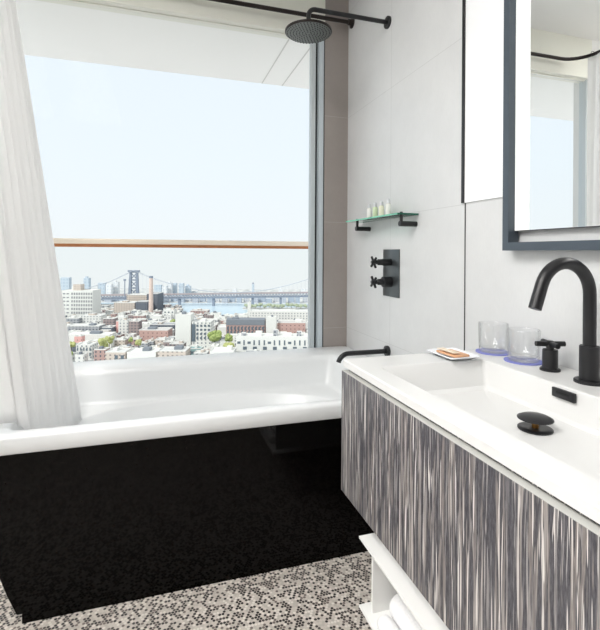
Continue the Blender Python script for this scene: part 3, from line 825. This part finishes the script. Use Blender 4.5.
for (a, b_, yt, yb, m, lab) in hero:
    D = Dof(yb)
    e, W, h, dep = bldg(a, b_, yt, D, m, lab, 'building', dep=min(22, (b_-a)/F*D*.9))
    if 'mansard' in lab:
        MB().box(-W/2, W/2, -dep/2-.4, dep/2, h-6.5, h+1).build('mansard_roof', CM['dkroof'], e, smooth=False)
        windows(e, W, h, dep, 11, 2, 2.6, 4.2, 11, 6)
    if 'modern' in lab:
        windows(e, W, h, dep, 5, 4, 2.6, 2.6, 4, 5.2)
        MB().box(-W*.5, -W*.3, -dep/2-.6, -dep/2, h-24, h-2).build('glazed_stair', CM['winglass'], e, smooth=False)
    if 'two dark' in lab: windows(e, W, h, dep, 2, 1, 3.4, 4.2, 5, 5, x0=-W*.1, x1=W*.5)
    if 'tall windows' in lab: windows(e, W, h, dep, 5, 2, 1.4, 3.6, 4, 6)
    if 'small white building' in lab: windows(e, W, h, dep, 3, 2, 2.4, 2.4, 4, 5)
# big white building bottom right with window rows
Dq = Dof(360)
e, W, h, dep = bldg(237, 309, 337, Dq, 'whiteplain', 'long white loft building with rows of dark windows, nearest on the right', dep=20, roofbox=False)
for k in range(14):
    x = -W/2+W*(k+.6)/14.2
    z = h-6.5
    wd, hg_ = ((1.6, 5.6) if k % 2 else (3.6, 2.6))
    if k > 3 and k % 4 == 0: wd, hg_ = 1.6, 5.6
    MB().box(x-wd/2, x+wd/2, -dep/2-.3, -dep/2+.1, z-hg_/2, z+hg_/2).build('window', CM['winglass'], e, smooth=False)
for k in range(7):
    x = -W/2+W*(k+.9)/7.2; MB().box(x-2.2, x+2.2, -dep/2-.3, -dep/2+.1, h-14.5, h-11).build('window', CM['winglass'], e, smooth=False)
for k, x in enumerate((-.40, -.2, .05, .22, .38)):
    MB().box(W*x-3, W*x+2+k % 2*2, -3, 4, h, h+3+(k % 3)*1.8).build('rooftop_bulkhead', CM['whiteplain' if k % 2 else 'grey'], e, smooth=False)

tag(quad('river_bank', [P3(243, 955), P3(700, 955), P3(700, 998), P3(243, 998)], G+.9, gm, .3), kind='structure')
# --- trees
leafm = []
for i, (c1, c2) in enumerate([((120, 138, 80), (176, 188, 120)), ((150, 156, 96), (196, 200, 140)), ((158, 168, 144), (186, 194, 168))]):
    m = mat('foliage_%d' % i, srgb(*c1), .9); t = NT(m)
    t.l(t.ramp(t.noise(t.coord(), .45, 4, .7), [(.38, srgb(*c1)), (.62, srgb(*c2))]), t.b.inputs['Base Color']); leafm.append(m)
trunkm = mat('tree_trunk_bark', srgb(120, 106, 92), .9)
def tree(px, ytop, ybase, wpx, i, lab, group=None):
    D = Dof(ybase); hh = H+EL(px, ytop)*D-G; r = wpx/2/F*D; foot.append((px-wpx/2, px+wpx/2, D-r, D+r))
    e = empty('city_tree', P3(px, D, G), lab, 'tree', group, rz=rnd.random()*6)
    m = MB(); n = 14
    for k in range(n):
        a = rnd.random()*2*PI; q = r*.55*math.sqrt(rnd.random()); rad = r*rnd.uniform(.32, .52)
        z = hh-rad - rnd.random()*max(.5, hh*.55-rad)*(.3+q/r)
        g = bmesh.ops.create_icosphere(m.bm, subdivisions=2, radius=rad)
        for v in g['verts']:
            v.co = v.co*(1+rnd.uniform(-.16, .16)) + Vector((q*math.cos(a)*1.15, q*math.sin(a), z))
    m.build('foliage', leafm[i], e, smooth=False)
    MB().lathe((0, 0, 0), [(.5, 0), (.3, hh*.6)], n=8).build('trunk', trunkm, e)
tree(215.5, 330, 351.5, 17, 0, 'large green tree right of the modern white block')
tree(229.5, 333, 352.5, 9, 0, 'green tree adjoining the large tree on its right')
tree(229, 341.5, 358, 15, 1, 'yellow green bushy tree beside the long white loft building')
tree(103, 338, 354, 12, 1, 'yellow green tree left of the pale houses near the curtain')
tree(110, 335.5, 351, 10, 1, 'yellow green tree behind the beige house with two windows')
tree(131, 337, 349, 5, 0, 'small dark green tree before the brown apartment block')
tree(139, 339, 353, 9, 1, 'yellow green tree left of the red brick building')
tree(174, 319, 331, 7, 0, 'green tree behind the dark charcoal block')
tree(72, 341.5, 356, 9, 1, 'olive tree at the edge of the curtain')
tree(70, 351, 365, 7, 0, 'small green tree at the bathtub corner beside the curtain')
for k in range(14):
    tree(247+k*4.5, 302.6+rnd.random()*1.5, 309, 5.6, 2, 'hazy green tree in the park row along the river', 'park trees along the river')

# --- filler low-rise houses
def hit(x0, x1, D, dep):
    for (a, b_, d0, d1) in foot:
        if x0 < b_+.9 and x1 > a-.9 and D < d1+3 and D+dep > d0-3: return True
    return False
cols = [('white', 'small white low-rise house with windows among the rooftops'), ('whiteplain', 'small plain white house among the rooftops'), ('grey', 'small grey house among the rooftops'),
        ('beige', 'small beige house among the rooftops'), ('brick', 'small brick house among the rooftops'), ('brown', 'small brown house among the rooftops'), ('charcoal', 'small dark grey house among the rooftops')]
wts = [6, 5, 5, 5, 3, 4, 3]
cnt = 0
for k in range(4000):
    D = 480*(985/480)**rnd.random()
    if D > 860 and rnd.random() < .35: continue
    wm_ = rnd.uniform(8, 19); px = rnd.uniform(52, 316); wpx = wm_*F/D
    dep = rnd.uniform(9, 16); hh = rnd.uniform(6, 13) if D < 850 else rnd.uniform(4, 9)
    if px-wpx/2 > 178 and D > 845: continue
    if hit(px-wpx/2, px+wpx/2, D, dep): continue
    ytop = CY + (H-(G+hh))*F/D
    i = rnd.choices(range(7), wts)[0]; m, lab = cols[i]
    bldg(px-wpx/2, px+wpx/2, ytop, D, m, lab, 'small_house', dep=dep, group=lab.replace('small ', 'small ').replace(' house', ' houses'), roofbox=rnd.random() < .7)
    cnt += 1
    if cnt >= 290: break

# ------------------------------------------------------------------ sun and sky
s = bpy.data.lights.new('sun', 'SUN'); s.energy = 2.3; s.angle = math.radians(3); s.color = (1, .97, .93)
so_ = bpy.data.objects.new('sun', s); col.objects.link(so_); so_.rotation_euler = Vector((.9, .62, -1.0)).to_track_quat('-Z', 'Y').to_euler()
wd = bpy.data.worlds.new('sky'); bpy.context.scene.world = wd; wd.use_nodes = True
nt = wd.node_tree; nt.nodes.clear(); N = nt.nodes.new
o = N('ShaderNodeOutputWorld'); bg = N('ShaderNodeBackground'); tc = N('ShaderNodeTexCoord'); sp = N('ShaderNodeSeparateXYZ'); mr = N('ShaderNodeMapRange'); rp = N('ShaderNodeValToRGB')
nt.links.new(tc.outputs['Generated'], sp.inputs[0]); nt.links.new(sp.outputs[2], mr.inputs[0]); mr.inputs[1].default_value = -.15; mr.inputs[2].default_value = .5
nt.links.new(mr.outputs[0], rp.inputs[0])
r = rp.color_ramp; r.elements[0].position = 0; r.elements[0].color = srgb(241, 242, 242)
r.elements[1].position = 1; r.elements[1].color = srgb(244, 246, 247)
q = r.elements.new(.86); q.color = srgb(230, 240, 248)
q = r.elements.new(.22); q.color = srgb(238, 243, 244)
q = r.elements.new(.5); q.color = srgb(234, 243, 248)
nt.links.new(rp.outputs[0], bg.inputs[0]); bg.inputs[1].default_value = .93
nt.links.new(bg.outputs[0], o.inputs[0])

vs = bpy.context.scene.view_settings
vs.view_transform = 'Standard'; vs.look = 'None'; vs.exposure = .22; vs.gamma = 1; vs.use_curve_mapping = False
bpy.context.scene.cycles.max_bounces = 12
bpy.context.scene.cycles.transparent_max_bounces = 16
